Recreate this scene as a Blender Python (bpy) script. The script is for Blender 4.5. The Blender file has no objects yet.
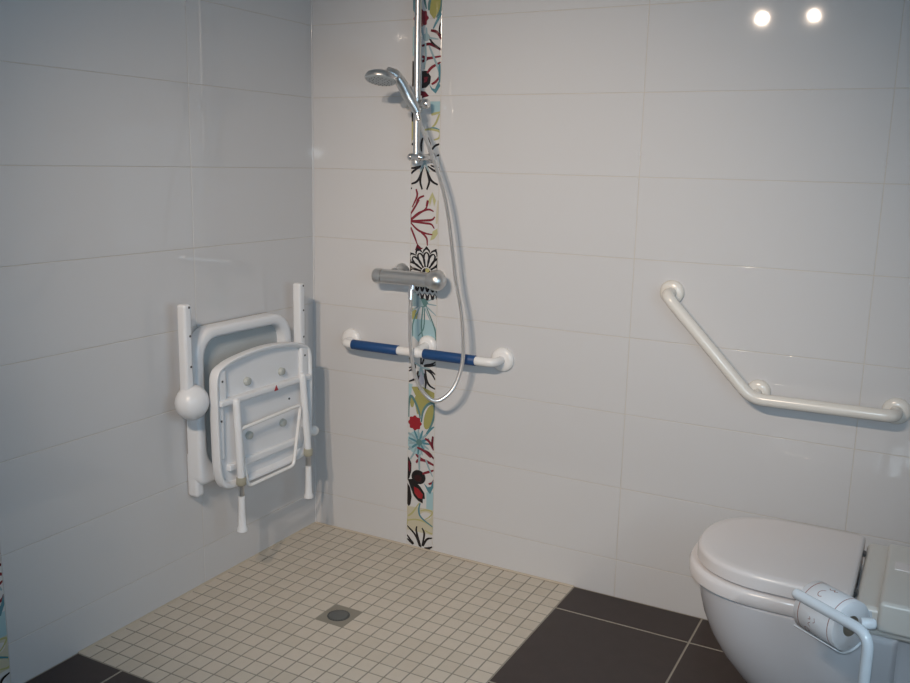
import bpy, bmesh, math, random
from mathutils import Vector, Matrix
random.seed(4)
scene = bpy.context.scene
COL = scene.collection
PI = math.pi
V = Vector

# ------------------------------------------------------------------ materials
def mat(name, color, rough=.4, metal=0, coat=0, ior=1.5, coat_rough=.03, noise=0, nscale=20, bump=0, bscale=60, spec=.5):
    m = bpy.data.materials.new(name); m.use_nodes = True
    nt = m.node_tree; b = nt.nodes['Principled BSDF']
    b.inputs['Base Color'].default_value = (*color, 1)
    b.inputs['Roughness'].default_value = rough
    b.inputs['Metallic'].default_value = metal
    b.inputs['IOR'].default_value = ior
    b.inputs['Coat Weight'].default_value = coat
    b.inputs['Coat Roughness'].default_value = coat_rough
    b.inputs['Specular IOR Level'].default_value = spec
    tc = nt.nodes.new('ShaderNodeTexCoord')
    if noise:
        n = nt.nodes.new('ShaderNodeTexNoise'); n.inputs['Scale'].default_value = nscale; n.inputs['Detail'].default_value = 4
        nt.links.new(tc.outputs['Object'], n.inputs['Vector'])
        r = nt.nodes.new('ShaderNodeMix'); r.data_type = 'RGBA'
        r.inputs[6].default_value = (*[max(0, c*(1-noise)) for c in color], 1)
        r.inputs[7].default_value = (*[min(1, c*(1+noise)) for c in color], 1)
        nt.links.new(n.outputs['Fac'], r.inputs[0]); nt.links.new(r.outputs[2], b.inputs['Base Color'])
    if bump:
        n = nt.nodes.new('ShaderNodeTexNoise'); n.inputs['Scale'].default_value = bscale; n.inputs['Detail'].default_value = 2
        nt.links.new(tc.outputs['Object'], n.inputs['Vector'])
        bp = nt.nodes.new('ShaderNodeBump'); bp.inputs['Strength'].default_value = bump; bp.inputs['Distance'].default_value = .002
        nt.links.new(n.outputs['Fac'], bp.inputs['Height']); nt.links.new(bp.outputs[0], b.inputs['Normal'])
    return m

M = dict(
    tile=mat('glazed_white_wall_tile', (.60, .595, .60), .036, bump=.03, bscale=14, noise=.01, nscale=3),
    grout=mat('pale_wall_grout', (.56, .51, .45), .6),
    mosaic_a=mat('beige_mosaic_a', (.58, .52, .44), .55, noise=.06, nscale=40),
    mosaic_b=mat('beige_mosaic_b', (.55, .49, .41), .55, noise=.06, nscale=40),
    mosaic_c=mat('beige_mosaic_c', (.59, .525, .445), .55, noise=.06, nscale=40),
    floor_grout=mat('grey_green_floor_grout', (.25, .23, .19), .9),
    light_grout=mat('light_floor_grout', (.36, .33, .28), .9),
    dark=mat('anthracite_floor_tile', (.036, .024, .022), .42, noise=.25, nscale=25),
    sealant=mat('cream_sealant', (.52, .45, .36), .6),
    plaster=mat('white_plaster', (.72, .72, .72), .8, bump=.1, bscale=80),
    plastic=mat('white_plastic', (.74, .75, .77), .32, noise=.02, nscale=8),
    plastic_warm=mat('white_nylon_tube', (.74, .71, .66), .22, noise=.02, nscale=8),
    plastic_white=mat('bright_white_nylon', (.80, .79, .78), .25, noise=.02, nscale=8),
    stand=mat('white_enamelled_tube', (.74, .78, .82), .16, noise=.01, nscale=8),
    greypanel=mat('grey_back_panel', (.44, .47, .48), .5, noise=.03, nscale=9),
    porcelain=mat('porcelain', (.62, .61, .63), .12, coat=.3, noise=.01, nscale=5),
    lid=mat('duroplast_lid', (.70, .655, .64), .2, noise=.015, nscale=6),
    deck=mat('grey_white_ceramic_deck', (.62, .60, .56), .3, noise=.02, nscale=8),
    chrome=mat('chrome', (.80, .80, .80), .2, 1, noise=.02, nscale=30),
    hosemetal=mat('ribbed_hose_metal', (.88, .88, .88), .34, 1, noise=.02, nscale=30),
    satin=mat('satin_chrome', (.66, .66, .65), .36, 1, noise=.03, nscale=30),
    headgrey=mat('grey_shower_face', (.42, .45, .46), .35, .3, noise=.03, nscale=40),
    steel=mat('brushed_steel', (.15, .155, .15), .5, .4, noise=.08, nscale=60),
    darkhole=mat('dark_gap', (.02, .02, .02), .6, noise=.1),
    screw=mat('dark_screw', (.10, .10, .10), .4, .6, noise=.1),
    blue=mat('blue_grip_sleeve', (.009, .060, .19), .5, noise=.04, nscale=50),
    paper=mat('white_tissue_paper', (.76, .75, .76), .85, bump=.2, bscale=120),
    core=mat('cardboard_core', (.28, .24, .19), .8, noise=.05),
    print=mat('red_brown_print', (.34, .14, .11), .7, noise=.05),
    bumper=mat('grey_rubber_bumper', (.42, .44, .42), .5, noise=.04),
    clampbeige=mat('beige_clamp', (.45, .43, .34), .4, .3, noise=.05),
    red=mat('red_arrow_mark', (.35, .02, .03), .5, noise=.05),
    lampwhite=mat('lamp_housing', (.6, .6, .6), .3, .8, noise=.02),
)
PAT = dict(white=(.60, .59, .585), black=(.012, .010, .012), darkred=(.12, .01, .02), darkred2=(.035, .008, .010), red=(.30, .015, .022), red2=(.20, .022, .035),
           paleblue=(.34, .50, .54), teal2=(.08, .22, .27), tealdark=(.10, .20, .20), steel=(.27, .37, .40), olive=(.42, .40, .18), olivefill=(.34, .32, .11),
           olivepale=(.46, .45, .24), cream=(.52, .48, .36), lilac=(.42, .42, .50))
PATM = {k: mat('strip_' + k, v, .14, noise=.02) for k, v in PAT.items()}

# ------------------------------------------------------------------ mesh helpers
def link(name, bm, m, parent=None, smooth=True, mats=None, flat=False):
    me = bpy.data.meshes.new(name); bmesh.ops.recalc_face_normals(bm, faces=bm.faces); bm.to_mesh(me); bm.free()
    o = bpy.data.objects.new(name, me); COL.objects.link(o)
    for x in (mats or [m]): me.materials.append(x)
    if smooth:
        for p in me.polygons: p.use_smooth = True
        try: me.set_sharp_from_angle(angle=math.radians(50))
        except Exception: pass
    if flat:
        w_ = o.modifiers.new('weighted_normals', 'WEIGHTED_NORMAL'); w_.keep_sharp = True; w_.weight = 100
    if parent is not None: 
        o.parent = parent; o.matrix_parent_inverse = Matrix.Translation(parent.location).inverted()
    return o
def rebase(o, loc):
    """move the origin of a mesh to a point on the object itself"""
    loc = V(loc); o.data.transform(Matrix.Translation(-loc)); o.location = loc; return o
def thing(name, loc, label, cat, group=None):
    o = bpy.data.objects.new(name, None); COL.objects.link(o); o.location = loc; o.empty_display_size = .05
    o['label'] = label; o['category'] = cat
    if group: o['group'] = group
    return o
def tag(o, label, cat, group=None):
    o['label'] = label; o['category'] = cat
    if group: o['group'] = group
    return o
def struct(name, bm, m, mats=None, smooth=True, flat=False):
    o = link(name, bm, m, None, smooth, mats, flat); o['kind'] = 'structure'; return o
def box(bm, a, b, bev=0, seg=2, mi=0, mtx=None):
    a, b = V(a), V(b)
    r = bmesh.ops.create_cube(bm, size=1)
    vs = r['verts']
    for v in vs:
        v.co = V([(a[i]+b[i])/2 + v.co[i]*(b[i]-a[i]) for i in range(3)])
    for f in {f for v in vs for f in v.link_faces}: f.material_index = mi
    if mtx is not None: bmesh.ops.transform(bm, matrix=mtx, verts=vs)
    if bev:
        es = list({e for v in vs for e in v.link_edges})
        bmesh.ops.bevel(bm, geom=es, offset=bev, segments=seg, affect='EDGES', profile=.5)
    return bm
def frame(d):
    d = d.normalized(); u = V((0, 0, 1)) if abs(d.z) < .9 else V((1, 0, 0))
    s = d.cross(u).normalized(); return s, s.cross(d).normalized()
def catmull(pts, n=8):
    pts = [V(p) for p in pts]; P = [2*pts[0]-pts[1]] + pts + [2*pts[-1]-pts[-2]]; out = []
    for i in range(1, len(P)-2):
        for k in range(n):
            t = k/n; a, b, c, d = P[i-1:i+3]
            out.append(.5*((2*b)+(c-a)*t+(2*a-5*b+4*c-d)*t*t+(3*b-a-3*c+d)*t**3))
    out.append(pts[-1]); return out
def fillet(pts, r, n=7):
    pts = [V(p) for p in pts]; out = [pts[0]]
    for i in range(1, len(pts)-1):
        p, a, b = pts[i], pts[i-1], pts[i+1]
        da, db = (a-p), (b-p); rr = min(r, da.length*.49, db.length*.49)
        A, B = p+da.normalized()*rr, p+db.normalized()*rr
        for k in range(n+1):
            t = k/n; out.append((1-t)**2*A+2*t*(1-t)*p+t*t*B)
    out.append(pts[-1]); return out
def tube(bm, pts, r, n=16, cap=True, rfun=None, domed=False, mi=0):
    pts = [V(p) for p in pts]
    if domed:
        d0 = (pts[0]-pts[1]).normalized(); d1 = (pts[-1]-pts[-2]).normalized()
        prof = [(.35, .94), (.66, .75), (.88, .47), (.98, .18)]
        pre = [(pts[0]+d0*r*a, b) for a, b in reversed(prof)]; post = [(pts[-1]+d1*r*a, b) for a, b in prof]
        sc = [b for _, b in pre]+[1]*len(pts)+[b for _, b in post]
        pts = [p for p, _ in pre]+pts+[p for p, _ in post]
    else: sc = [1]*len(pts)
    rings = []; t0 = (pts[1]-pts[0]).normalized(); s, u = frame(t0)
    for i, p in enumerate(pts):
        t = (pts[min(i+1, len(pts)-1)]-pts[max(i-1, 0)]).normalized()
        q = t0.rotation_difference(t); s = q @ s; u = q @ u; t0 = t
        rr = (r if rfun is None else rfun(i, len(pts)))*sc[i]
        rings.append([bm.verts.new(p+(s*math.cos(a)+u*math.sin(a))*rr) for a in [2*PI*k/n for k in range(n)]])
    for a, b in zip(rings, rings[1:]):
        for k in range(n): bm.faces.new((a[k], a[(k+1) % n], b[(k+1) % n], b[k])).material_index = mi
    if cap:
        bm.faces.new(rings[0][::-1]).material_index = mi; bm.faces.new(rings[-1]).material_index = mi
    return bm
def lathe(bm, origin, axis, prof, n=28, mi=0):
    """prof: list of (distance along the axis, radius)"""
    o = V(origin); ax = V(axis).normalized(); s, u = frame(ax); rings = []
    for d, r in prof:
        if r < 1e-5: rings.append([bm.verts.new(o+ax*d)])
        else: rings.append([bm.verts.new(o+ax*d+(s*math.cos(2*PI*k/n)+u*math.sin(2*PI*k/n))*r) for k in range(n)])
    for a, b in zip(rings, rings[1:]):
        for k in range(n):
            if len(a) == 1 and len(b) == 1: continue
            if len(a) == 1: f = bm.faces.new((a[0], b[(k+1) % n], b[k]))
            elif len(b) == 1: f = bm.faces.new((a[k], a[(k+1) % n], b[0]))
            else: f = bm.faces.new((a[k], a[(k+1) % n], b[(k+1) % n], b[k]))
            f.material_index = mi
    if len(rings[0]) > 1: bm.faces.new(rings[0][::-1]).material_index = mi
    if len(rings[-1]) > 1: bm.faces.new(rings[-1]).material_index = mi
    return bm
def ball(bm, c, r, n=24, sz=1, mi=0, axis=(0, 0, 1)):
    prof = [(-r*sz*math.cos(PI*k/12), r*math.sin(PI*k/12)) for k in range(13)]
    return lathe(bm, c, axis, prof, n, mi)
def loft(bm, rings, cap=True, mi=0):
    R = [[bm.verts.new(p) for p in r] for r in rings]; n = len(R[0])
    for a, b in zip(R, R[1:]):
        for k in range(n): bm.faces.new((a[k], a[(k+1) % n], b[(k+1) % n], b[k])).material_index = mi
    if cap: bm.faces.new(R[0][::-1]).material_index = mi; bm.faces.new(R[-1]).material_index = mi
    return bm
def rrect(y0, y1, z0, z1, rs, n=7):
    """rounded rectangle; rs = radii (bottom-left, bottom-right, top-right, top-left) in the y,z plane"""
    out = []
    for (cy, cz, r, a0) in ((y0+rs[0], z0+rs[0], rs[0], PI), (y1-rs[1], z0+rs[1], rs[1], 1.5*PI), (y1-rs[2], z1-rs[2], rs[2], 0), (y0+rs[3], z1-rs[3], rs[3], .5*PI)):
        for k in range(n+1):
            a = a0+.5*PI*k/n; out.append((cy+r*math.cos(a), cz+r*math.sin(a)))
    return out
def ringplate(bm, outer, inner, x0, x1, bev=.006):
    """frame with a hole, in the y,z plane, from x0 to x1, its front edges rounded"""
    def inset(poly, d):
        n = len(poly); cy = sum(p[0] for p in poly)/n; cz = sum(p[1] for p in poly)/n; res = []
        for i in range(n):
            a, b, c = poly[i-1], poly[i], poly[(i+1) % n]
            t = V((c[0]-a[0], c[1]-a[1])).normalized(); res.append((b[0]-t.y*d, b[1]+t.x*d))
        return res
    def L(poly, x): return [V((x, y, z)) for y, z in poly]
    rings = [L(inner, x0), L(outer, x0), L(outer, x1-bev), L(inset(outer, bev*.3), x1-bev*.3), L(inset(outer, bev), x1), L(inset(inner, -bev), x1), L(inset(inner, -bev*.3), x1-bev*.3), L(inner, x1-bev), L(inner, x0)]
    return loft(bm, rings, cap=False)

# ------------------------------------------------------------------ the room
XR, YF, ZC = 2.22, -2.76, 2.45
H, Z1 = .234, .1235
rows = [0, Z1]
while rows[-1] < ZC: rows.append(min(ZC, rows[-1]+H))
G = .0006
def tiled(name, cols, place, depth=.008):
    bm = bmesh.new()
    for c0, c1 in zip(cols, cols[1:]):
        if c1 is None or c0 is None: continue
        for r0, r1 in zip(rows, rows[1:]):
            if r1-r0 < .01: continue
            m = place(c0+G, c1-G, r0+G, r1-G, 0, depth)
            box(bm, *m, bev=.0016, seg=3)
    a, b = place(cols[0], max(c for c in cols if c is not None), 0, ZC, .0012, .05); box(bm, a, b, mi=1)
    return struct(name, bm, None, [M['tile'], M['grout']], flat=True)
def p_back(c0, c1, r0, r1, d0, d1): return (c0, d0, r0), (c1, d1, r1)
def p_left(c0, c1, r0, r1, d0, d1): return (-d1, -c1, r0), (-d0, -c0, r1)
def p_right(c0, c1, r0, r1, d0, d1): return (XR+d0, -c1, r0), (XR+d1, -c0, r1)
def p_front(c0, c1, r0, r1, d0, d1): return (c0, YF-d1, r0), (c1, YF-d0, r1)
SX0, SX1 = .3935, .4983
LY0, LY1 = 1.261, 1.366
tiled('wall_back', [0, SX0, None, SX1, 1.1519, 1.7887, XR], p_back)
tiled('wall_left', [0, .5782, LY0, None, LY1, 1.93, 2.5, -YF], p_left)
tiled('wall_right', [0, .637, 1.274, 1.911, 2.548, -YF], p_right)
tiled('wall_front', [0, .637, 1.274, 1.911, XR], p_front)
bm = bmesh.new(); box(bm, (-.06, YF-.06, ZC), (XR+.06, .06, ZC+.1)); struct('ceiling', bm, M['plaster'])

# floor: small beige mosaic in the shower area, large dark tiles round it
FX, FY, PX, PY = 1.0186, -1.0604, .0487, .0527
bm = bmesh.new()
box(bm, (-.06, YF-.06, -.06), (XR+.06, .06, -.0014), mi=0)
box(bm, (0, FY, -.01), (FX, 0, -.0009), mi=1)
xs = [FX-PX*k for k in range(21)]+[0]; ys = [FY+PY*k for k in range(21)]+[0]
for i in range(len(xs)-1):
    for j in range(len(ys)-1):
        x1, x0, y0, y1 = xs[i], xs[i+1], ys[j], ys[j+1]
        if x0 > .43 and x1 < .54 and y0 > -.60 and y1 < -.46 and i in (10, 11) and j in (9, 10): continue
        g = .0013
        if x1-x0 < .008 or y1-y0 < .008: continue
        box(bm, (x0+g, y0+g, -.008), (x1-g, y1-g, 0), bev=.0009, seg=1, mi=random.choice([2, 2, 3, 4]))
dxs = [FX, 1.4261, 1.8761, XR]; dys = [0, -.1602, -.6227, -1.0604]
g = .0018
for a, b in zip(dxs, dxs[1:]):
    for c, d in zip(dys, dys[1:]): box(bm, (a+g, d+g, -.008), (b-g, c-g, 0), bev=.001, seg=1, mi=5)
dxs = [0, .168, .593, FX, 1.4261, 1.8761, XR]; dys = [-1.0604, -1.51, -1.96, -2.41, YF]
for a, b in zip(dxs, dxs[1:]):
    for c, d in zip(dys, dys[1:]): box(bm, (a+g, d+g, -.008), (b-g, c-g, 0), bev=.001, seg=1, mi=5)
struct('floor', bm, None, [M['light_grout'], M['floor_grout'], M['mosaic_a'], M['mosaic_b'], M['mosaic_c'], M['dark']], smooth=False)

# sealant beads
bm = bmesh.new()
tube(bm, [(0, -.0015, .0005), (FX, -.0015, .0005)], .0045, 8); tube(bm, [(.0015, 0, .0005), (.0015, FY, .0005)], .0045, 8)
struct('trim_3', bm, M['sealant'])
bm = bmesh.new(); tube(bm, [(.001, -.001, 0), (.001, -.001, ZC)], .0035, 8); struct('trim_4', bm, M['tile'])

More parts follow.
